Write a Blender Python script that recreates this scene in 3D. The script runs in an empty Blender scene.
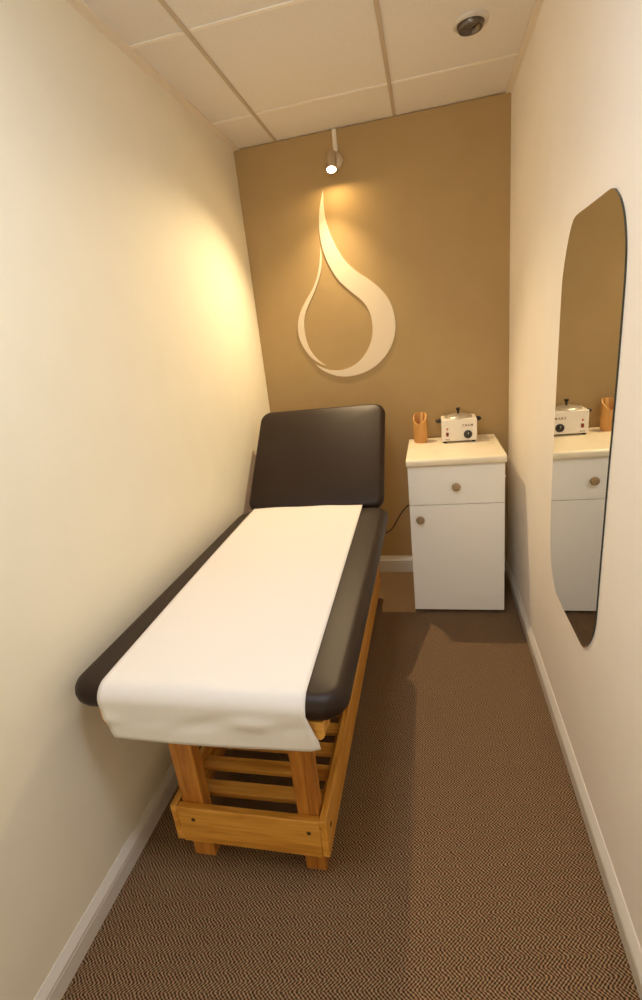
import bpy, bmesh, math, random
from mathutils import Vector, Matrix
from mathutils.geometry import tessellate_polygon
random.seed(7)
scene = bpy.context.scene
COL = scene.collection
PI = math.pi

# ------------------------------------------------------------------ dimensions (metres)
XL, XR, YB, YF, ZC = -0.9824, 0.4268, 2.9623, -2.4, 2.5136

# ------------------------------------------------------------------ materials
def new_mat(name):
    m = bpy.data.materials.new(name); m.use_nodes = True
    nt = m.node_tree
    b = nt.nodes['Principled BSDF']
    return m, nt, b
def lin(c):
    return tuple(((v/255)/12.92 if v/255 <= .04045 else ((v/255+.055)/1.055)**2.4) for v in c) + (1,)
def N(nt, t, **kw):
    n = nt.nodes.new(t)
    for k, v in kw.items():
        setattr(n, k, v)
    return n
def math_n(nt, op, a, b=None, c=None):
    n = N(nt, 'ShaderNodeMath', operation=op)
    for i, v in enumerate((a, b, c)):
        if v is None: continue
        if isinstance(v, (int, float)): n.inputs[i].default_value = v
        else: nt.links.new(v, n.inputs[i])
    return n.outputs[0]
def simple(name, col, rough=.5, metal=0, spec=.5, bump=0, bscale=200, var=0, vscale=6, bdist=.001):
    m, nt, b = new_mat(name)
    b.inputs['Roughness'].default_value = rough
    b.inputs['Metallic'].default_value = metal
    b.inputs['Specular IOR Level'].default_value = spec
    b.inputs['Base Color'].default_value = lin(col)
    tc = N(nt, 'ShaderNodeTexCoord')
    if var:
        n = N(nt, 'ShaderNodeTexNoise'); n.inputs['Scale'].default_value = vscale; n.inputs['Detail'].default_value = 4
        nt.links.new(tc.outputs['Object'], n.inputs['Vector'])
        r = N(nt, 'ShaderNodeValToRGB')
        lo = tuple(max(0, v-var) for v in col); hi = tuple(min(255, v+var) for v in col)
        r.color_ramp.elements[0].position = .3; r.color_ramp.elements[1].position = .7
        r.color_ramp.elements[0].color = lin(lo); r.color_ramp.elements[1].color = lin(hi)
        nt.links.new(n.outputs['Fac'], r.inputs['Fac']); nt.links.new(r.outputs['Color'], b.inputs['Base Color'])
    if bump:
        n = N(nt, 'ShaderNodeTexNoise'); n.inputs['Scale'].default_value = bscale; n.inputs['Detail'].default_value = 3
        nt.links.new(tc.outputs['Object'], n.inputs['Vector'])
        bp = N(nt, 'ShaderNodeBump'); bp.inputs['Strength'].default_value = bump; bp.inputs['Distance'].default_value = bdist
        nt.links.new(n.outputs['Fac'], bp.inputs['Height']); nt.links.new(bp.outputs['Normal'], b.inputs['Normal'])
    return m

def wood(name, axis, dark, mid, light, rough=.38):
    m, nt, b = new_mat(name)
    tc = N(nt, 'ShaderNodeTexCoord'); oi = N(nt, 'ShaderNodeObjectInfo')
    add = N(nt, 'ShaderNodeVectorMath', operation='ADD')
    sc = N(nt, 'ShaderNodeVectorMath', operation='SCALE'); sc.inputs['Scale'].default_value = 7.3
    cmb = N(nt, 'ShaderNodeCombineXYZ')
    for i in range(3): nt.links.new(oi.outputs['Random'], cmb.inputs[i])
    nt.links.new(cmb.outputs[0], sc.inputs[0])
    nt.links.new(tc.outputs['Object'], add.inputs[0]); nt.links.new(sc.outputs[0], add.inputs[1])
    mp = N(nt, 'ShaderNodeMapping')
    s = [22, 22, 22]; s[axis] = 1.6
    mp.inputs['Scale'].default_value = s
    nt.links.new(add.outputs[0], mp.inputs['Vector'])
    n1 = N(nt, 'ShaderNodeTexNoise'); n1.inputs['Scale'].default_value = 1.6; n1.inputs['Detail'].default_value = 5; n1.inputs['Distortion'].default_value = .9
    nt.links.new(mp.outputs[0], n1.inputs['Vector'])
    n2 = N(nt, 'ShaderNodeTexNoise'); n2.inputs['Scale'].default_value = 7; n2.inputs['Detail'].default_value = 3
    nt.links.new(mp.outputs[0], n2.inputs['Vector'])
    f = math_n(nt, 'ADD', math_n(nt, 'MULTIPLY', n1.outputs['Fac'], .75), math_n(nt, 'MULTIPLY', n2.outputs['Fac'], .25))
    f = math_n(nt, 'ADD', f, math_n(nt, 'MULTIPLY', math_n(nt, 'SUBTRACT', oi.outputs['Random'], .5), .12))
    r = N(nt, 'ShaderNodeValToRGB')
    r.color_ramp.elements[0].position = .33; r.color_ramp.elements[0].color = lin(dark)
    r.color_ramp.elements[1].position = .68; r.color_ramp.elements[1].color = lin(light)
    e = r.color_ramp.elements.new(.5); e.color = lin(mid)
    nt.links.new(f, r.inputs['Fac']); nt.links.new(r.outputs['Color'], b.inputs['Base Color'])
    b.inputs['Roughness'].default_value = rough
    bp = N(nt, 'ShaderNodeBump'); bp.inputs['Strength'].default_value = .08; bp.inputs['Distance'].default_value = .001
    nt.links.new(f, bp.inputs['Height']); nt.links.new(bp.outputs['Normal'], b.inputs['Normal'])
    return m

def carpet_mat():
    m, nt, b = new_mat('carpet_herringbone')
    g = N(nt, 'ShaderNodeNewGeometry')
    # slight irregularity of the weave
    nz = N(nt, 'ShaderNodeTexNoise'); nz.inputs['Scale'].default_value = 45; nz.inputs['Detail'].default_value = 2
    nt.links.new(g.outputs['Position'], nz.inputs['Vector'])
    sep = N(nt, 'ShaderNodeSeparateXYZ'); nt.links.new(g.outputs['Position'], sep.inputs[0])
    jit = math_n(nt, 'MULTIPLY', math_n(nt, 'SUBTRACT', nz.outputs['Fac'], .5), .006)
    ca, sa = math.cos(math.radians(9)), math.sin(math.radians(9))
    X_, Y_ = sep.outputs['X'], sep.outputs['Y']
    x = math_n(nt, 'ADD', X_, jit)
    y = math_n(nt, 'ADD', math_n(nt, 'SUBTRACT', math_n(nt, 'MULTIPLY', Y_, ca), math_n(nt, 'MULTIPLY', X_, sa)), jit)
    BW, PITCH = CARPET_BW, CARPET_PITCH
    tri = math_n(nt, 'PINGPONG', math_n(nt, 'ADD', y, 10.0), BW)
    u = math_n(nt, 'DIVIDE', math_n(nt, 'ADD', x, math_n(nt, 'MULTIPLY', tri, 1.1)), PITCH)
    stripe = math_n(nt, 'SINE', math_n(nt, 'MULTIPLY', u, 2*PI))
    w_ = math_n(nt, 'DIVIDE', math_n(nt, 'SUBTRACT', x, math_n(nt, 'MULTIPLY', tri, 1.1)), PITCH*1.25)
    bead = math_n(nt, 'SINE', math_n(nt, 'MULTIPLY', w_, 2*PI))
    h = math_n(nt, 'ADD', math_n(nt, 'MULTIPLY', stripe, .34), math_n(nt, 'ADD', .5, math_n(nt, 'MULTIPLY', bead, .16)))
    n2 = N(nt, 'ShaderNodeTexNoise'); n2.inputs['Scale'].default_value = 260; n2.inputs['Detail'].default_value = 2
    nt.links.new(g.outputs['Position'], n2.inputs['Vector'])
    h2 = math_n(nt, 'ADD', h, math_n(nt, 'MULTIPLY', math_n(nt, 'SUBTRACT', n2.outputs['Fac'], .5), .55))
    r = N(nt, 'ShaderNodeValToRGB'); r.color_ramp.elements[0].position = .12; r.color_ramp.elements[1].position = .9
    r.color_ramp.elements[0].color = lin((44, 30, 23)); r.color_ramp.elements[1].color = lin((168, 144, 114))
    e = r.color_ramp.elements.new(.5); e.color = lin((116, 93, 72))
    nt.links.new(h2, r.inputs['Fac'])
    # reddish and greenish yarns mixed in
    n3 = N(nt, 'ShaderNodeTexNoise'); n3.inputs['Scale'].default_value = 130; n3.inputs['Detail'].default_value = 1
    nt.links.new(g.outputs['Position'], n3.inputs['Vector'])
    r3 = N(nt, 'ShaderNodeValToRGB'); r3.color_ramp.elements[0].position = .38; r3.color_ramp.elements[1].position = .62
    r3.color_ramp.elements[0].color = (.96, 1.0, .88, 1); r3.color_ramp.elements[1].color = (1.0, .82, .76, 1)
    nt.links.new(n3.outputs['Fac'], r3.inputs['Fac'])
    mx = N(nt, 'ShaderNodeMix', data_type='RGBA', blend_type='MULTIPLY'); mx.inputs[0].default_value = 1
    nt.links.new(r.outputs['Color'], mx.inputs[6]); nt.links.new(r3.outputs['Color'], mx.inputs[7])
    nt.links.new(mx.outputs[2], b.inputs['Base Color'])
    b.inputs['Roughness'].default_value = .95; b.inputs['Specular IOR Level'].default_value = .1
    bp = N(nt, 'ShaderNodeBump'); bp.inputs['Strength'].default_value = .6; bp.inputs['Distance'].default_value = .004
    nt.links.new(h, bp.inputs['Height']); nt.links.new(bp.outputs['Normal'], b.inputs['Normal'])
    return m
CARPET_BW, CARPET_PITCH = .0205, .0098

M = dict(
    wall_cream=simple('wall_cream_paint', (232, 226, 206), .7, bump=.12, bscale=90, var=1.5),
    wall_pale=simple('wall_pale_paint', (243, 236, 226), .7, bump=.12, bscale=90, var=1.5),
    wall_tan=simple('wall_tan_paint', (174, 146, 98), .7, bump=.15, bscale=90, var=2),
    ceiling=simple('ceiling_tile', (230, 225, 220), .9, bump=.25, bscale=160, var=3, vscale=120),
    tee=simple('ceiling_tee_paint', (196, 180, 160), .5),
    tee_white=simple('cross_tee_paint', (240, 234, 224), .45),
    angle=simple('wall_angle_paint', (236, 226, 212), .5),
    gloss_white=simple('white_gloss_paint', (212, 206, 196), .3),
    carpet=carpet_mat(),
    leather=simple('black_vinyl', (37, 23, 15), .46, spec=.27, bump=.14, bscale=380, var=3, vscale=4),
    paper=simple('white_paper', (222, 217, 211), .8, bump=.1, bscale=60, bdist=.002),
    wx=wood('pine_x', 0, (172, 108, 34), (208, 148, 58), (228, 172, 84)),
    wy=wood('pine_y', 1, (172, 108, 34), (208, 148, 58), (228, 172, 84)),
    wz=wood('red_pine_z', 2, (148, 88, 30), (186, 122, 48), (212, 152, 72)),
    melamine=simple('white_melamine', (248, 244, 236), .35, bump=.03, bscale=300),
    melamine_edge=simple('brown_edge', (120, 72, 44), .6),
    worktop=simple('cream_laminate', (234, 222, 196), .33, var=3, vscale=14),
    knob=simple('brown_knob', (160, 134, 98), .4, var=14, vscale=60),
    black=simple('black_plastic', (24, 20, 19), .35),
    rubber=simple('dark_rubber', (22, 20, 19), .7),
    enamel=simple('white_enamel', (236, 228, 214), .32),
    steel=simple('brushed_steel', (214, 208, 198), .34, metal=.75),
    nickel=simple('brushed_nickel', (196, 178, 154), .4, metal=.6),
    chrome=simple('chrome', (112, 104, 96), .3, metal=1),
    lens=simple('grey_lens', (92, 86, 78), .25),
    bolt=simple('dark_bolt', (92, 78, 62), .4, metal=1),
    red=simple('red_rocker', (120, 14, 8), .35),
    orange=simple('orange_lens', (196, 78, 26), .3),
    text=simple('printed_lettering', (120, 78, 48), .6),
    bamboo=wood('bamboo', 2, (196, 138, 72), (214, 162, 92), (228, 182, 112), .5),
    stick=wood('spatula_wood', 2, (206, 146, 70), (222, 166, 88), (232, 182, 108), .6),
    emblem=simple('cream_emblem', (228, 212, 186), .6),
    cable=simple('brown_cable', (38, 26, 20), .5),
    conduit=simple('white_conduit', (232, 224, 210), .4),
)
def mirror_mat():
    m, nt, b = new_mat('mirror_silver')
    b.inputs['Base Color'].default_value = (.80, .81, .79, 1); b.inputs['Metallic'].default_value = 1; b.inputs['Roughness'].default_value = 0.0
    return m
M['mirror'] = mirror_mat()
M['mirror_edge'] = simple('mirror_glass_edge', (54, 54, 42), .15)
def lamp_mat(strength):
    m, nt, b = new_mat('halogen_glow')
    b.inputs['Base Color'].default_value = (1, .9, .7, 1)
    b.inputs['Emission Color'].default_value = (1, LAMP_G, LAMP_B, 1)
    b.inputs['Emission Strength'].default_value = strength
    return m
LAMP_G, LAMP_B, LAMP_STRENGTH = .70, .33, 400
BEAM_W = 96
FILL_Y, FILL_STRENGTH = .5, 55.0
def fill_lamp_mat():  # glow of the added, unseen fill lamp
    m, nt, b = new_mat('fill_lamp_glow')
    b.inputs['Base Color'].default_value = (.9, .9, .88, 1)
    b.inputs['Emission Color'].default_value = (*FILL_COL, 1)
    b.inputs['Emission Strength'].default_value = FILL_STRENGTH
    return m
FILL_COL = (.78, .86, 1)
M['opal'] = fill_lamp_mat()
M['halogen'] = lamp_mat(LAMP_STRENGTH)

# ------------------------------------------------------------------ mesh helpers
def root_loc(p):
    while p.parent is not None: p = p.parent
    return Vector(p.location)
def obj(name, bm, mat, parent=None, loc=None, smooth=None, bevel=0, bseg=2, angle=40):
    """one mesh object; verts are given in world space"""
    off = root_loc(parent) if parent is not None else Vector(loc or (0, 0, 0))
    for v in bm.verts: v.co -= off
    bmesh.ops.recalc_face_normals(bm, faces=bm.faces[:])
    me = bpy.data.meshes.new(name); bm.to_mesh(me); bm.free()
    mats = mat if isinstance(mat, (list, tuple)) else [mat]
    for m in mats: me.materials.append(m)
    o = bpy.data.objects.new(name, me); COL.objects.link(o)
    if parent is not None: o.parent = parent
    else: o.location = off
    if bevel:
        md = o.modifiers.new('bevel', 'BEVEL'); md.width = bevel; md.segments = bseg; md.limit_method = 'ANGLE'; md.angle_limit = math.radians(35)
        smooth = True if smooth is None else smooth
    if smooth:
        for p in me.polygons: p.use_smooth = True
        try: me.set_sharp_from_angle(angle=math.radians(angle))
        except Exception: pass
    return o
def thing(name, label, cat, loc, group=None):
    o = bpy.data.objects.new(name, None); COL.objects.link(o)
    o.empty_display_size = .05
    o.location = loc; o['label'] = label; o['category'] = cat
    if group: o['group'] = group
    return o
def tag(o, label, cat, group=None, kind=None):
    o['label'] = label; o['category'] = cat
    if group: o['group'] = group
    if kind: o['kind'] = kind
    return o
def box(bm, x0, x1, y0, y1, z0, z1, mi=0):
    vs = [bm.verts.new((x, y, z)) for z in (z0, z1) for (x, y) in ((x0, y0), (x1, y0), (x1, y1), (x0, y1))]
    for f in ((3, 2, 1, 0), (4, 5, 6, 7), (0, 1, 5, 4), (1, 2, 6, 5), (2, 3, 7, 6), (3, 0, 4, 7)):
        bm.faces.new([vs[i] for i in f]).material_index = mi
    return bm
def bx(*a): return box(bmesh.new(), *a)
def frame_of(axis):
    a = Vector(axis).normalized()
    t = Vector((0, 0, 1)) if abs(a.z) < .9 else Vector((1, 0, 0))
    u = a.cross(t).normalized(); v = a.cross(u).normalized()
    return a, u, v
def lathe(bm, origin, axis, prof, n=32):
    """prof: list of (along, radius)"""
    a, u, v = frame_of(axis); o = Vector(origin)
    rings = []
    for h, r in prof:
        if r < 1e-6: rings.append([bm.verts.new(o+a*h)])
        else: rings.append([bm.verts.new(o+a*h+(u*math.cos(2*PI*k/n)+v*math.sin(2*PI*k/n))*r) for k in range(n)])
    for A, B in zip(rings, rings[1:]):
        for k in range(n):
            k2 = (k+1) % n
            if len(A) == 1 and len(B) == 1: continue
            if len(A) == 1: bm.faces.new((A[0], B[k], B[k2]))
            elif len(B) == 1: bm.faces.new((A[k], A[k2], B[0]))
            else: bm.faces.new((A[k], A[k2], B[k2], B[k]))
    return bm
def catmull(pts, n=8, closed=False):
    pts = [Vector(p) for p in pts]; out = []
    L = len(pts)
    rng = range(L) if closed else range(L-1)
    for i in rng:
        if closed: p0, p1, p2, p3 = pts[i-1], pts[i], pts[(i+1) % L], pts[(i+2) % L]
        else: p0, p1, p2, p3 = pts[max(i-1, 0)], pts[i], pts[i+1], pts[min(i+2, L-1)]
        for k in range(n):
            t = k/n
            out.append(.5*((2*p1)+(p2-p0)*t+(2*p0-5*p1+4*p2-p3)*t*t+(3*p1-p0-3*p2+p3)*t**3))
    if not closed: out.append(pts[-1])
    return out
def tube(bm, pts, r, n=10, sub=8):
    P = catmull(pts, sub)
    rings = []
    for i, p in enumerate(P):
        d = (P[min(i+1, len(P)-1)]-P[max(i-1, 0)])
        a, u, v = frame_of(d)
        rings.append([bm.verts.new(p+(u*math.cos(2*PI*k/n)+v*math.sin(2*PI*k/n))*r) for k in range(n)])
    for A, B in zip(rings, rings[1:]):
        for k in range(n): bm.faces.new((A[k], A[(k+1) % n], B[(k+1) % n], B[k]))
    bm.faces.new(rings[0]); bm.faces.new(rings[-1])
    return bm
def prism(bm, outline, off):
    """extrude a planar polygon (list of 3D points) by vector off"""
    off = Vector(off)
    A = [bm.verts.new(p) for p in outline]; B = [bm.verts.new(Vector(p)+off) for p in outline]
    n = len(A)
    for k in range(n): bm.faces.new((A[k], B[k], B[(k+1) % n], A[(k+1) % n]))
    if n <= 12:
        bm.faces.new(A); bm.faces.new(B[::-1])
    else:
        for t in tessellate_polygon([[Vector(p) for p in outline]]):
            bm.faces.new([A[i] for i in t]); bm.faces.new([B[i] for i in t[::-1]])
    return bm
def rrect(w, l, r, n=8):
    """rounded rectangle outline, centred, half sizes w,l"""
    out = []
    for cx, cy, a0 in ((w-r, l-r, 0), (-w+r, l-r, PI/2), (-w+r, -l+r, PI), (w-r, -l+r, 1.5*PI)):
        for k in range(n+1):
            a = a0+PI/2*k/n
            out.append((cx+r*math.cos(a), cy+r*math.sin(a)))
    return out
def pad(bm, w, l, t, rc, re, crown=.004, mat=None, n=8):
    """upholstered pad: half width w, half length l, thickness t, plan corner rc, edge radius re"""
    prof = []                                   # (inset, z)
    h = t/2
    for k in range(9):
        a = -PI/2+PI*k/8
        prof.append((re*(1-math.cos(a)), max(-h, -h+re)+re*math.sin(a) if k < 4 else h-re+re*math.sin(a)))
    rings = []
    for ins, z in prof:
        o = rrect(w-ins, l-ins, max(rc-ins, .004), n)
        rings.append([bm.verts.new((x, y, z)) for x, y in o])
    # gently crowned top
    for k in range(1, 5):
        s = 1-k*.2
        o = rrect((w-re)*s, (l-re)*(1-(1-s)*.6), max(rc-re, .004)*s, n)
        rings.append([bm.verts.new((x, y, h+crown*(1-s*s))) for x, y in o])
    for A, B in zip(rings, rings[1:]):
        m_ = len(A)
        for k in range(m_): bm.faces.new((A[k], A[(k+1) % m_], B[(k+1) % m_], B[k]))
    bm.faces.new(rings[0][::-1]); bm.faces.new(rings[-1])
    if mat is not None:
        for v in bm.verts: v.co = mat @ v.co
    return bm
def structure(name, bm, mat, label=None, cat=None, **kw):
    o = obj(name, bm, mat, **kw); o['kind'] = 'structure'
    if label: o['label'] = label; o['category'] = cat
    return o

# ------------------------------------------------------------------ the room
T = .12
structure('floor', bx(XL-T, XR+T, YF-T, YB+T, -.1, 0), M['carpet'], 'brown herringbone loop-pile carpet covering the whole floor', 'floor')
structure('wall_left', bx(XL-T, XL, YF-T, YB+T, 0, ZC), M['wall_cream'], 'cream painted wall along the massage table', 'wall')
structure('wall_right', bx(XR, XR+T, YF-T, YB+T, 0, ZC), M['wall_pale'], 'pale cream wall with the tall mirror', 'wall')
structure('wall_back', bx(XL, XR, YB, YB+T, 0, ZC), M['wall_tan'], 'tan painted end wall behind the drop emblem', 'wall')
bm = bmesh.new()
DX0, DX1, DZ = DOOR = (-.72, .18, 2.08)
box(bm, XL, DX0, YF-T, YF, 0, ZC); box(bm, DX1, XR, YF-T, YF, 0, ZC); box(bm, DX0, DX1, YF-T, YF, DZ, ZC)
structure('wall_front', bm, M['wall_cream'], 'cream wall with the doorway, opposite the tan wall', 'wall')
bm = bmesh.new()
box(bm, DX0-.06, DX0, YF, YF+.015, 0, DZ+.06); box(bm, DX1, DX1+.06, YF, YF+.015, 0, DZ+.06); box(bm, DX0, DX1, YF, YF+.015, DZ, DZ+.06)
structure('trim_9', bm, M['gloss_white'], 'white casing round the doorway', 'door casing')

TA, TB = -.7382, -.1227
CY = [2.61, 1.9234, 1.237, .55, -.137, -.824, -1.51, -2.197]
structure('ceiling', bx(XL-T, XR+T, YF-T, YB+T, ZC+.004, ZC+.1), M['ceiling'], 'suspended ceiling of off-white mineral tiles', 'ceiling')
tw = .0075
n_t = 1
for tx, nm in ((TA, 'left'), (TB, 'middle')):
    sk = .006 if nm == 'left' else 0
    bm = prism(bmesh.new(), [(tx-tw+sk, YF, ZC-.001), (tx+tw+sk, YF, ZC-.001), (tx+tw-sk, YB, ZC-.001), (tx-tw-sk, YB, ZC-.001)], (0, 0, .005))
    structure('trim_%d' % n_t, bm, M['tee'], 'long beige ceiling tee, %s' % ('nearer the cream wall' if nm == 'left' else 'beside the downlight panel'), 'ceiling tee', bevel=.001); n_t += 1
k = 20
for cy in CY:
    for x0, x1 in ((XL+.02, TA-tw), (TA+tw, TB-tw), (TB+tw, XR-.02)):
        structure('trim_%d' % k, bx(x0, x1, cy-tw, cy+tw, ZC-.0005, ZC+.004), M['tee_white'], bevel=.001); k += 1
# wall angles (L profiles)
bm = bmesh.new(); box(bm, XL, XL+.034, YF, YB, ZC-.003, ZC+.003); box(bm, XL, XL+.0025, YF, YB, ZC-.006, ZC)
structure('trim_3', bm, M['angle'], 'beige angle strip where the ceiling meets the cream wall', 'ceiling trim')
bm = bmesh.new(); box(bm, XR-.026, XR, YF, YB, ZC-.003, ZC+.003); box(bm, XR-.0025, XR, YF, YB, ZC-.006, ZC)
structure('trim_4', bm, M['angle'], 'beige angle strip where the ceiling meets the mirror wall', 'ceiling trim')

# baseboards: plain board with a bevelled, grooved top
def base_profile(h):
    return [(0, 0), (.016, 0), (.016, h*.60), (.0145, h*.62), (.0145, h*.66), (.016, h*.68), (.016, h*.74), (.003, h), (0, h)]
def baseboard(name, side, h, label):
    pr = base_profile(h); bm = bmesh.new()
    if side == 'left':   prism(bm, [(XL+d, YF, z) for d, z in pr], (0, YB-YF, 0))
    if side == 'right':  prism(bm, [(XR-d, YF, z) for d, z in pr], (0, YB-YF, 0))
    if side == 'back':   prism(bm, [(XL+.016, YB-d, z) for d, z in pr], (XR-XL-.032, 0, 0))
    structure(name, bm, M['gloss_white'], label, 'baseboard')
baseboard('baseboard_left', 'left', .082, 'white baseboard under the cream wall')
baseboard('baseboard_right', 'right', .078, 'white baseboard under the mirror wall')
baseboard('baseboard_back', 'back', .110, 'white baseboard under the tan wall')

# ------------------------------------------------------------------ massage table
bed = thing('massage_table', 'black padded massage table with raised backrest on a wooden frame', 'massage table', (-.573, 1.75, 0))
# deck
DXc, DHW, DY0, DY1, DZ0, DZ1 = -.582, .370, .872, 2.195, .662, .732
bm = pad(bmesh.new(), DHW, (DY1-DY0)/2, DZ1-DZ0, .07, .034, .003, Matrix.Translation((DXc, (DY0+DY1)/2, (DZ0+DZ1)/2)))
o = obj('seat_cushion', bm, M['leather'], bed, smooth=True, angle=80); o['label'] = 'long black vinyl cushion'
# backrest
ang = math.radians(44.5); BL = .612
d = Vector((0, math.cos(ang), math.sin(ang))); nrm = Vector((0, -math.sin(ang), math.cos(ang)))
p0 = Vector((-.579, 2.192, .742))              # lower end of the face
cen = p0+d*(BL/2-.012)-nrm*.032
R = Matrix(((1, 0, 0), (0, d.y, nrm.y), (0, d.z, nrm.z))).to_4x4()
bm = pad(bmesh.new(), .343, BL/2, .064, .062, .028, .006, Matrix.Translation(cen) @ R)
o = obj('backrest', bm, M['leather'], bed, smooth=True, angle=80); o['label'] = 'tilted black vinyl backrest cushion'
# plywood board and lifting struts behind the backrest
bm = bmesh.new(); box(bm, -.30, .30, -.27, .27, -.006, .006)
for v in bm.verts: v.co = Matrix.Translation(cen-nrm*.0385) @ R @ v.co
obj('backrest_board', bm, M['wx'], bed, bevel=.002)
for sx in (-.775, -.40):
    bm = bmesh.new()
    a_ = Vector((sx, 2.46, .64)); b_ = cen+d*.1-nrm*.046; b_.x = sx
    v_ = (b_-a_).normalized(); w_ = Vector((0, -v_.z, v_.y))
    prism(bm, [a_-w_*.014+Vector((-.011, 0, 0)), a_+w_*.014+Vector((-.011, 0, 0)), b_+w_*.014+Vector((-.011, 0, 0)), b_-w_*.014+Vector((-.011, 0, 0))], (.022, 0, 0))
    obj('backrest_strut', bm, M['wy'], bed, bevel=.002)
# upper frame
FX0, FX1, FY0, FY1, FZ0, FZ1 = -.868, -.272, .886, 2.215, .610, .662
for x0, x1 in ((FX0, FX0+.03), (FX1-.03, FX1)):
    obj('top_side_rail', bx(x0, x1, FY0+.034, FY1-.034, FZ0, FZ1), M['wy'], bed, bevel=.004)
for x0, x1 in ((-.790, -.760), (-.386, -.356)):
    obj('rear_rail', bx(x0, x1, FY1, 2.60, FZ0, FZ1-.004), M['wy'], bed, bevel=.004)
for y0 in (FY0, FY1-.034):
    bm = bmesh.new()
    pr = [(FX0+.012, FZ0), (FX0+.004, FZ0+.004), (FX0, FZ0+.014), (FX0, FZ1), (FX1, FZ1), (FX1, FZ0+.014), (FX1-.004, FZ0+.004), (FX1-.012, FZ0)]
    prism(bm, [(x, y0, z) for x, z in pr], (0, .034, 0))
    obj('top_end_rail', bm, M['wx'], bed, bevel=.003)
obj('top_cross_bearer', bx(FX0+.03, FX1-.03, 1.003, 1.048, FZ0, FZ1-.002), M['wx'], bed, bevel=.003)
obj('top_cross_bearer', bx(-.760, -.386, 2.545, 2.590, FZ0, FZ1-.006), M['wx'], bed, bevel=.003)
# legs
LY = (1.0025, 2.545)
for y0 in LY:
    for x0, x1 in ((-.784, -.714), (-.420, -.356)):
        o = obj('leg', bx(x0, x1, y0, y0+.045, 0, FZ0), M['wz'], bed, bevel=.004)
        lp = o
# lower frame
SB0, SB1 = .090, .226
bolts = []
for x0, x1 in ((-.8135, -.7935), (-.3535, -.3325)):
    o = obj('side_board', bx(x0, x1, .980, 2.615, SB0, SB1), M['wy'], bed, bevel=.003)
    xo = x0 if x0 < -.6 else x1; ax = (-1, 0, 0) if x0 < -.6 else (1, 0, 0)
    for yy in (1.025, 2.57):
        bm = lathe(bmesh.new(), (xo, yy, .165), ax, [(-.004, .007), (.001, .007), (.002, .0055), (.0012, .003), (.0012, 0)], 16)
        obj('bolt', bm, M['bolt'], o, smooth=True)
for y0, yo, ax in ((.980, .980, (0, -1, 0)), (2.593, 2.615, (0, 1, 0))):
    o = obj('end_board', bx(-.7935, -.3535, y0, y0+.022, SB0-.004, SB1-.004), M['wx'], bed, bevel=.003)
    for xx in (-.745, -.386):
        bm = lathe(bmesh.new(), (xx, yo, .178), ax, [(-.004, .0065), (.001, .0065), (.002, .005), (.001, .003), (.001, 0)], 16)
        obj('bolt', bm, M['bolt'], o, smooth=True)
for x0, x1 in ((-.7935, -.7735), (-.3735, -.3535)):
    obj('slat_cleat', bx(x0, x1, 1.0475, 2.545, .150, .180), M['wy'], bed, bevel=.002)
yy = 1.062
while yy < 2.50:
    obj('slat', bx(-.7925, -.3545, yy, yy+.045, .180, .200), M['wx'], bed, bevel=.003)
    yy += .0915

# ------------------------------------------------------------------ paper sheet draped over the deck
bm = bmesh.new()
R0 = .044
top = DZ1+.0045
yb, yf = 2.192, DY0-.004                      # back end, front plane of the hang
path = []                                     # (y, z, s)
n1 = 60
for k in range(n1+1): path.append((yb+(yf+R0-yb)*k/n1, top))
for k in range(1, 13):
    a = PI/2*k/12; path.append((yf+R0-R0*math.sin(a), top-R0+R0*math.cos(a)))
hang = .105
for k in range(1, 13): path.append((yf, top-R0-hang*k/12))
s = [0]
for a, b in zip(path, path[1:]): s.append(s[-1]+math.hypot(b[0]-a[0], b[1]-a[1]))
NX = 44
rows = []
for (y, z), ss in zip(path, s):
    t = min(max((yb-y)/(yb-yf), 0), 1)
    xl = -.882+.034*t**1.5; xr = -.336+.030*t
    hz = max(0, (top-R0-z)/hang)             # 0..1 down the hang
    xl += .020*hz; xr += .010*hz
    row = []
    for i in range(NX+1):
        u = i/NX; x = xl+(xr-xl)*u
        dz = 0; dy = 0
        crown = .003*(1-(2*u-1)**2)
        if hz <= 0: dz = crown*min(1, (y-yf)/.08)
        # soft horizontal creases in the hang
        dy -= (.003*math.sin(u*9+1)+.0028*math.sin(u*17+hz*5))*math.exp(-((hz-.42-.12*math.sin(u*7))/.16)**2)
        dy -= .004*hz*math.sin(u*4+.5)
        # the free corner on the aisle side curls back
        c = max(0, (u-.955)/.045)*min(1, hz*1.3)
        dy += .009*c*c; x += .012*c
        dz += (.004-.003*u)*hz - .003*hz*math.sin(u*PI)
        # the far end lifts a touch where it meets the backrest
        e = max(0, (.02-(yb-y))/.02); dz += .004*e*(.4+.6*math.sin(u*7)**2)
        row.append(bm.verts.new((x, y+dy, z+dz)))
    rows.append(row)
for A, B in zip(rows, rows[1:]):
    for i in range(NX): bm.faces.new((A[i], A[i+1], B[i+1], B[i]))
paper = obj('paper_sheet', bm, M['paper'], None, loc=(-.59, 1.5, DZ1), smooth=True, angle=180)
md = paper.modifiers.new('thickness', 'SOLIDIFY'); md.thickness = .0008; md.offset = 1
tag(paper, 'white paper sheet draped along the black cushion and over its front end', 'paper sheet')

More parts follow.
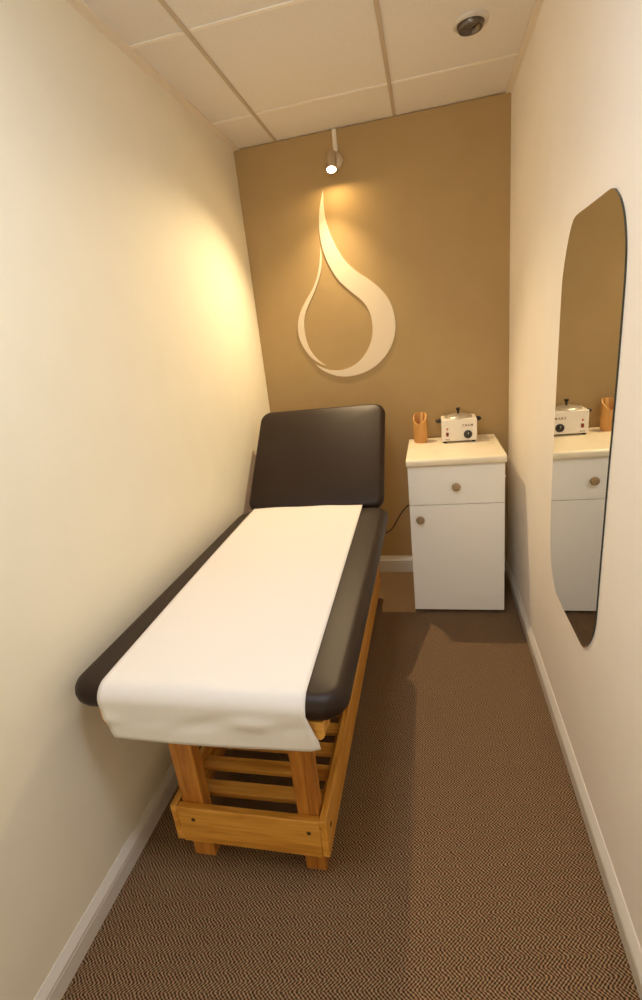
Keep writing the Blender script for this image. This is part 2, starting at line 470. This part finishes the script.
# ------------------------------------------------------------------ cabinet
cab = thing('bedside_cabinet', 'white cabinet with one drawer, one door and a cream worktop', 'cabinet', (.105, 2.70, 0))
CX0, CX1, CYF = -.131, .340, 2.457
bm = bmesh.new()
box(bm, CX0+.001, CX0+.017, CYF+.020, 2.935, .026, .840); box(bm, CX1-.017, CX1-.001, CYF+.020, 2.935, .026, .840)
box(bm, CX0+.017, CX1-.017, CYF+.020, 2.935, .026, .042); box(bm, CX0+.017, CX1-.017, 2.925, 2.935, .042, .840)
box(bm, CX0+.017, CX1-.017, CYF+.07, 2.925, .622, .638); box(bm, CX0+.017, CX1-.017, CYF+.05, 2.925, .824, .840)
obj('body', bm, M['melamine'], cab)
def front(name, z0, z1, kx, kz):
    bm = bmesh.new(); box(bm, CX0, CX1, CYF, CYF+.018, z0, z1)
    o = obj(name, bm, M['melamine'], cab, bevel=.0015)
    kb = lathe(bmesh.new(), (kx, CYF+.001, kz), (0, -1, 0), [(0, .009), (.002, .0095), (.004, .008), (.010, .0075), (.013, .012), (.016, .019), (.020, .0215), (.024, .0205), (.027, .0165), (.0285, .010), (.029, 0)], 28)
    k = obj('knob', kb, M['knob'], o, smooth=True); k['label'] = 'round brown knob'
    return o
front('drawer', .6325, .8385, .106, .728)
front('door', .017, .6290, -.0775, .556)
# worktop with rounded front edge
pr = [(2.945, .841), (2.945, .880), (2.452, .880), (2.444, .8785), (2.438, .874), (2.4355, .867), (2.4355, .852), (2.438, .845), (2.444, .8415), (2.452, .841)]
bm = prism(bmesh.new(), [(-.136, y, z) for y, z in pr], (.482, 0, 0))
o = obj('worktop', bm, M['worktop'], cab, smooth=True, bevel=.002); o['label'] = 'cream laminate worktop'
for cx in (CX0+.05, CX1-.06):
    for cy in (CYF+.06, 2.89):
        bm = lathe(bmesh.new(), (cx-.009, cy, .0125), (1, 0, 0), [(0, 0), (0, .010), (.002, .0125), (.016, .0125), (.018, .010), (.018, 0)], 20)
        box(bm, cx-.012, cx+.012, cy-.012, cy+.012, .0225, .026)
        obj('caster', bm, M['rubber'], cab, smooth=True)
bm = lathe(bmesh.new(), (CX1-.001, 2.60, .726), (1, 0, 0), [(0, .006), (.016, .006), (.018, .008), (.023, .008), (.024, .006), (.024, 0)], 16)
o = obj('side_peg', bm, M['enamel'], cab, smooth=True); o['label'] = 'small pale peg on the side panel'

# ------------------------------------------------------------------ wax warmer
WZ = .880
wax = thing('wax_warmer', 'white wax warmer with steel lid, black dial and red switch', 'wax warmer', (.144, 2.83, WZ))
WX0, WX1, WY0, WY1, WB, WT = .051, .238, 2.772, 2.925, .889, 1.010
obj('body', bx(WX0, WX1, WY0, WY1, WB, WT), M['enamel'], wax, bevel=.005, bseg=3)
for fx in (WX0+.018, WX1-.018):
    for fy in (WY0+.018, WY1-.018):
        obj('foot', lathe(bmesh.new(), (fx, fy, WZ), (0, 0, 1), [(0, 0), (0, .010), (.010, .011), (.010, 0)], 16), M['rubber'], wax, smooth=True)
wc = ((WX0+WX1)/2, 2.848, WT)
o = obj('rim', lathe(bmesh.new(), wc, (0, 0, 1), [(-.002, .075), (.004, .0755), (.0055, .073), (.004, .070), (-.002, .068)], 48), M['steel'], wax, smooth=True)
o = obj('lid', lathe(bmesh.new(), wc, (0, 0, 1), [(.003, .069), (.0055, .0705), (.008, .068), (.012, .058), (.017, .040), (.020, .020), (.021, 0)], 48), M['steel'], wax, smooth=True)
o['label'] = 'domed steel lid'
k = obj('lid_knob', lathe(bmesh.new(), (wc[0], wc[1], WT+.020), (0, 0, 1), [(0, .006), (.012, .0055), (.018, .008), (.024, .0115), (.030, .0115), (.032, .009), (.032, 0)], 24), M['black'], o, smooth=True)
for sx, xx in ((-1, WX0), (1, WX1)):
    bm = bmesh.new()
    tube(bm, [(xx-sx*.002, 2.825, .993), (xx+sx*.014, 2.826, .994), (xx+sx*.021, 2.836, .995), (xx+sx*.022, 2.85, .995), (xx+sx*.021, 2.864, .995), (xx+sx*.014, 2.874, .994), (xx-sx*.002, 2.875, .993)], .0075, 10, 6)
    obj('handle', bm, M['black'], wax, smooth=True)
dial = obj('dial', lathe(bmesh.new(), (.190, WY0+.001, .924), (0, -1, 0), [(0, .0225), (.003, .0225), (.005, .0185), (.016, .0165), (.018, .015), (.018, 0)], 32), M['black'], wax, smooth=True)
obj('pointer', bx(.189, .191, WY0-.0182, WY0-.0168, .926, .938), M['enamel'], dial)
bm = bmesh.new(); box(bm, .074, .088, WY0-.003, WY0+.001, .919, .940)
o = obj('rocker_switch', bm, M['red'], wax, bevel=.001)
obj('indicator_light', lathe(bmesh.new(), (.081, WY0+.001, .959), (0, -1, 0), [(0, .0055), (.003, .005), (.005, .003), (.0055, 0)], 16), M['orange'], wax, smooth=True)
def lettering(txt, x, z, size, parent):
    cu = bpy.data.curves.new('lettering', 'FONT'); cu.body = txt; cu.size = size; cu.align_x = 'CENTER'; cu.align_y = 'CENTER'; cu.extrude = .0003
    cu.offset = size*.025
    tmp = bpy.data.objects.new('lettering', cu); COL.objects.link(tmp)
    me = bpy.data.meshes.new_from_object(tmp.evaluated_get(bpy.context.evaluated_depsgraph_get()))
    bpy.data.objects.remove(tmp); bpy.data.curves.remove(cu)
    bm = bmesh.new(); bm.from_mesh(me); bpy.data.meshes.remove(me)
    for v in bm.verts: v.co = Vector((x+v.co.x, WY0-.0003-v.co.z, z+v.co.y))
    return obj('lettering', bm, M['text'], parent)
lettering('C.B.A.M', .189, .974, .0165, wax)
lettering('WAX', .080, .900, .010, wax)

# ------------------------------------------------------------------ bamboo cup with spatulas
cx, cy = -.066, 2.852
cup = thing('bamboo_cup', 'slant-cut bamboo cup on the cream worktop', 'cup', (cx, cy, WZ))
bm = bmesh.new(); n = 40; ro, ri, h = .0385, .0325, .168
def rimz(a):                                   # scooped, slanted mouth: low at the front
    s_ = (1-math.sin(a+.18))/2                 # 1 at the front (-y)
    return WZ+h-.058*s_**1.5
ringo0 = [bm.verts.new((cx+.036*math.cos(2*PI*k/n), cy+.036*math.sin(2*PI*k/n), WZ)) for k in range(n)]
ringo1 = [bm.verts.new((cx+ro*math.cos(2*PI*k/n), cy+ro*math.sin(2*PI*k/n), WZ+.012)) for k in range(n)]
ringo2 = [bm.verts.new((cx+(ro-.0005)*math.cos(2*PI*k/n), cy+(ro-.0005)*math.sin(2*PI*k/n), rimz(2*PI*k/n))) for k in range(n)]
ringi2 = [bm.verts.new((cx+ri*math.cos(2*PI*k/n), cy+ri*math.sin(2*PI*k/n), rimz(2*PI*k/n)+.001)) for k in range(n)]
ringi0 = [bm.verts.new((cx+ri*math.cos(2*PI*k/n), cy+ri*math.sin(2*PI*k/n), WZ+.008)) for k in range(n)]
for A, B in ((ringo0, ringo1), (ringo1, ringo2), (ringo2, ringi2), (ringi2, ringi0)):
    for k in range(n): bm.faces.new((A[k], A[(k+1) % n], B[(k+1) % n], B[k]))
bm.faces.new(ringo0[::-1]); bm.faces.new(ringi0)
obj('vessel', bm, M['bamboo'], cup, smooth=True, angle=50)
def spatula(x0, y0, x1, y1, L, label, w=.008):
    a = Vector((cx+x0, cy+y0, WZ+.0095)); dirv = Vector((x1-x0, y1-y0, 0)); dirv.z = L
    dirv.normalize()
    side = Vector((1, 0, 0)); side = (side-dirv*side.dot(dirv)).normalized(); th = dirv.cross(side)
    pts = []
    for k in range(9):
        q = PI*k/8; pts.append((w*math.cos(q), L-w+w*math.sin(q)))
    pts += [(-w, w*.6), (-w*.6, 0), (w*.6, 0), (w, w*.6)]
    bm = prism(bmesh.new(), [a+side*u+dirv*v-th*.0008 for u, v in pts], th*.0016)
    o = obj('wooden_spatula', bm, M['stick'], None, loc=tuple(a))
    tag(o, label, 'spatula', 'waxing spatulas in the bamboo cup')
spatula(.006, -.004, .0105, .016, .163, 'pale wooden spatula standing in the bamboo cup', .0085)

# ------------------------------------------------------------------ wall emblem
BIG = [(-0.517, 2.254), (-0.518, 2.225), (-0.522, 2.176), (-0.52, 2.12), (-0.507, 2.063), (-0.485, 1.998), (-0.461, 1.947), (-0.431, 1.896), (-0.372, 1.835), (-0.306, 1.787), (-0.252, 1.739), (-0.209, 1.68), (-0.185, 1.617), (-0.175, 1.544), (-0.185, 1.478), (-0.209, 1.418), (-0.255, 1.359), (-0.319, 1.312), (-0.395, 1.284), (-0.477, 1.276), (-0.546, 1.289), (-0.6, 1.315), (-0.636, 1.34), (-0.659, 1.366), (-0.619, 1.342), (-0.58, 1.325), (-0.524, 1.316), (-0.467, 1.323), (-0.415, 1.345), (-0.369, 1.382), (-0.327, 1.442), (-0.307, 1.508), (-0.307, 1.582), (-0.324, 1.639), (-0.355, 1.687), (-0.399, 1.725), (-0.438, 1.763), (-0.481, 1.807), (-0.521, 1.882), (-0.546, 1.954), (-0.556, 2.018), (-0.558, 2.07), (-0.553, 2.13), (-0.542, 2.179), (-0.527, 2.226)]
SM = [(-0.561, 1.984), (-0.567, 1.941), (-0.578, 1.889), (-0.599, 1.827), (-0.63, 1.776), (-0.673, 1.726), (-0.715, 1.669), (-0.742, 1.597), (-0.742, 1.527), (-0.72, 1.465), (-0.686, 1.41), (-0.639, 1.371), (-0.596, 1.352), (-0.632, 1.379), (-0.665, 1.418), (-0.691, 1.468), (-0.703, 1.529), (-0.704, 1.593), (-0.691, 1.649), (-0.664, 1.697), (-0.626, 1.754), (-0.596, 1.805), (-0.57, 1.867), (-0.56, 1.919), (-0.559, 1.961)]
def smooth_outline(P, tips):
    """Catmull-Rom through each run between sharp tips"""
    tips = sorted(tips); out = []
    L = len(P)
    for a, b in zip(tips, tips[1:]+[tips[0]+L]):
        seg = [(P[i % L][0], 0, P[i % L][1]) for i in range(a, b+1)]
        sm_ = [seg[0]]+[tuple(.12*p+.76*q+.12*r for p, q, r in zip(seg[i-1], seg[i], seg[i+1])) for i in range(1, len(seg)-1)]+[seg[-1]]
        seg = [tuple(q+.6*(q-r)*0+.0 for q, r in zip(a_, b_)) for a_, b_ in zip(sm_, seg)]
        out += catmull(seg, 6)[:-1]
    return out
emb = thing('wall_emblem', 'cream water-drop emblem of two curved strokes on the tan wall', 'emblem', (-.45, YB, 1.77))
for P, tips, nm, lab in ((BIG, (0, 23), 'broad_stroke', 'broad curved stroke'), (SM, (0, 12), 'thin_stroke', 'thin curved stroke')):
    ol = [Vector((v.x, YB-.004, v.z)) for v in smooth_outline(P, tips)]
    o = obj(nm, prism(bmesh.new(), ol, (0, .004, 0)), M['emblem'], emb); o['label'] = lab

# ------------------------------------------------------------------ wall spotlight
lampL = (-.44, YB, 2.375)
lamp = thing('wall_spotlight', 'small brushed metal spotlight glowing above the drop emblem', 'wall light', lampL)
obj('wall_plate', lathe(bmesh.new(), (-.440, YB, 2.372), (0, -1, 0), [(0, .046), (.006, .046), (.014, .043), (.020, .034), (.023, .016), (.0235, 0)], 40), M['nickel'], lamp, smooth=True)
bc = Vector((-.447, 2.868, 2.313))             # centre of the bulb face
wp = Vector((0, YB-bc.y, 2.272-bc.z))          # the face plane meets the wall here
ln = Vector((0, wp.z, -wp.y)).normalized()     # aim: down and into the room
if ln.z > 0: ln = -ln
hd = lathe(bmesh.new(), bc, -ln, [(.003, .0215), (-.001, .0225), (-.001, .0255), (.004, .027), (.050, .027), (.054, .026), (.056, .0235), (.090, .0225), (.094, .020), (.094, 0)], 36)
head = obj('lamp_head', hd, M['nickel'], lamp, smooth=True)
am = tube(bmesh.new(), [(-.440, 2.940, 2.372), (-.440, 2.925, 2.374), (-.443, 2.912, 2.376), tuple(bc-ln*.055)], .006, 10, 6)
obj('arm', am, M['nickel'], lamp, smooth=True)
bulb = obj('bulb', lathe(bmesh.new(), bc, ln, [(-.0015, .0220), (.0, .0220), (.0005, .018), (.0008, 0)], 32), M['halogen'], lamp, smooth=True)
bulb['label'] = 'glowing halogen bulb'

# the beam the bulb's reflector throws
sl = bpy.data.lights.new('halogen_beam', 'SPOT'); sl.energy = BEAM_W; sl.color = (1, .76, .44)
sl.spot_size = math.radians(118); sl.spot_blend = 1.0; sl.shadow_soft_size = .012
so = bpy.data.objects.new('halogen_beam', sl); COL.objects.link(so)
aim = Vector((-.08, -.50, -.86)).normalized()
so.matrix_world = Matrix.Translation(bc+ln*.010) @ aim.to_track_quat('-Z', 'Y').to_matrix().to_4x4()

# fill lamp added overhead out of view, to supply the general light
opl = thing('added_fill_lamp', 'added round opal fill lamp on the ceiling, out of view', 'ceiling light', (-.28, FILL_Y, ZC))
obj('base_ring', lathe(bmesh.new(), (-.28, FILL_Y, ZC+.004), (0, 0, -1), [(0, .19), (.030, .19), (.034, .186), (.034, .176), (0, .176)], 48), M['gloss_white'], opl, smooth=True)
obj('fill_dome', lathe(bmesh.new(), (-.28, FILL_Y, ZC+.004), (0, 0, -1), [(.020, .176), (.045, .165), (.065, .135), (.080, .09), (.088, .045), (.090, 0)], 48), M['opal'], opl, smooth=True)

# white conduit from the ceiling to the lamp
bm = bx(-.4415, -.4195, YB-.014, YB, 2.408, ZC-.0005)
o = obj('conduit', bm, M['conduit'], None, loc=(-.43, YB, 2.41), bevel=.003)
tag(o, 'short white conduit running from the ceiling down to the spotlight', 'conduit')

# ------------------------------------------------------------------ ceiling downlight (off)
dl = thing('ceiling_downlight', 'unlit chrome downlight in a white ring in the ceiling', 'ceiling light', (.190, 2.285, ZC))
dlc = (.190, 2.285, ZC+.004)
obj('trim_ring', lathe(bmesh.new(), dlc, (0, 0, -1), [(0, .064), (.004, .064), (.009, .060), (.011, .054), (.010, .048), (.004, .046), (0, .046)], 48), M['gloss_white'], dl, smooth=True)
o = obj('lamp_cup', lathe(bmesh.new(), dlc, (0, 0, -1), [(.004, .0465), (.012, .0460), (.020, .0445), (.025, .041), (.024, .037), (.014, .032), (.008, .022), (.007, 0)], 48), M['chrome'], dl, smooth=True)
obj('bulb_lens', lathe(bmesh.new(), (dlc[0], dlc[1], dlc[2]-.010), (0, 0, -1), [(0, .028), (.003, .024), (.006, .012), (.007, 0)], 32), M['lens'], dl, smooth=True)

# ------------------------------------------------------------------ mirror
MIR = [(1.41, 1.756), (1.376, 1.742), (1.347, 1.72), (1.321, 1.687), (1.302, 1.644), (1.293, 1.606), (1.289, 1.56), (1.289, 1.500), (1.292, 1.355), (1.298, 1.218), (1.304, 1.10), (1.309, .95), (1.312, .853), (1.314, .772), (1.315, .709), (1.318, .666), (1.330, .622), (1.355, .576), (1.390, .537), (1.424, .521), (1.513, .519), (1.633, .517), (1.735, .519), (1.765, .529), (1.806, .560), (1.838, .604), (1.860, .669), (1.868, .75), (1.871, .928), (1.864, 1.109), (1.854, 1.310), (1.842, 1.500), (1.836, 1.57), (1.826, 1.615), (1.804, 1.662), (1.775, 1.708), (1.742, 1.741), (1.702, 1.755), (1.60, 1.756), (1.50, 1.7565)]
ol = catmull([(XR-.0045, y, z) for y, z in MIR], 6, closed=True)
bm = prism(bmesh.new(), ol, (.0045, 0, 0))
bm.faces.ensure_lookup_table()
for f in bm.faces:
    f.material_index = 0 if all(abs(v.co.x-(XR-.0045)) < 1e-5 for v in f.verts) else 1
o = obj('wall_mirror', bm, [M['mirror'], M['mirror_edge']], None, loc=(XR, 1.58, 1.14))
tag(o, 'tall frameless mirror with rounded corners on the pale wall', 'mirror')

# ------------------------------------------------------------------ power cord along the tan wall
cord = [(.10, 2.949, .62), (.02, 2.949, .56), (-.06, 2.949, .52), (-.13, 2.949, .480), (-.153, 2.949, .466), (-.185, 2.948, .443), (-.226, 2.947, .388), (-.265, 2.947, .320), (-.300, 2.947, .287), (-.335, 2.947, .275), (-.40, 2.947, .278), (-.48, 2.949, .29), (-.52, 2.953, .30)]
o = obj('power_cord', tube(bmesh.new(), cord, .0035, 8, 8), M['cable'], None, loc=(-.153, 2.949, .466), smooth=True)
tag(o, 'thin dark cord hanging against the tan wall beside the cabinet', 'cord')

# ------------------------------------------------------------------ light
w = bpy.data.worlds.new('World'); scene.world = w; w.use_nodes = True
bg = w.node_tree.nodes['Background']
WORLD_STRENGTH = 2.7
bg.inputs['Color'].default_value = (1, .88, .60, 1); bg.inputs['Strength'].default_value = WORLD_STRENGTH
pl = bpy.data.lights.new('doorway_portal', 'AREA'); pl.shape = 'RECTANGLE'; pl.size = DX1-DX0; pl.size_y = DZ
pl.cycles.is_portal = True
po = bpy.data.objects.new('doorway_portal', pl); COL.objects.link(po)
po.location = ((DX0+DX1)/2, YF-.06, DZ/2); po.rotation_euler = (PI/2, 0, 0)

# ------------------------------------------------------------------ camera
R_ = Vector((0.97347377, 0.20113503, -0.10905743)); U_ = Vector((0.03898999, 0.32384658, 0.94530586)); F_ = Vector((-0.225452, 0.92448261, -0.3074139))
cam = bpy.data.cameras.new('camera'); co = bpy.data.objects.new('camera', cam); COL.objects.link(co)
cam.sensor_fit = 'VERTICAL'; cam.sensor_height = 36; cam.sensor_width = 36; cam.lens = 492.27*36/1000
cam.clip_start = .02
co.matrix_world = Matrix(((R_.x, U_.x, -F_.x, 0), (R_.y, U_.y, -F_.y, 0), (R_.z, U_.z, -F_.z, 1.5), (0, 0, 0, 1)))
scene.camera = co

scene.view_settings.view_transform = 'Standard'
scene.view_settings.look = 'None'
scene.view_settings.gamma = 1
scene.view_settings.use_curve_mapping = False
scene.view_settings.exposure = 0.0
scene.cycles.max_bounces = 12
scene.cycles.diffuse_bounces = 8
scene.cycles.use_denoising = True
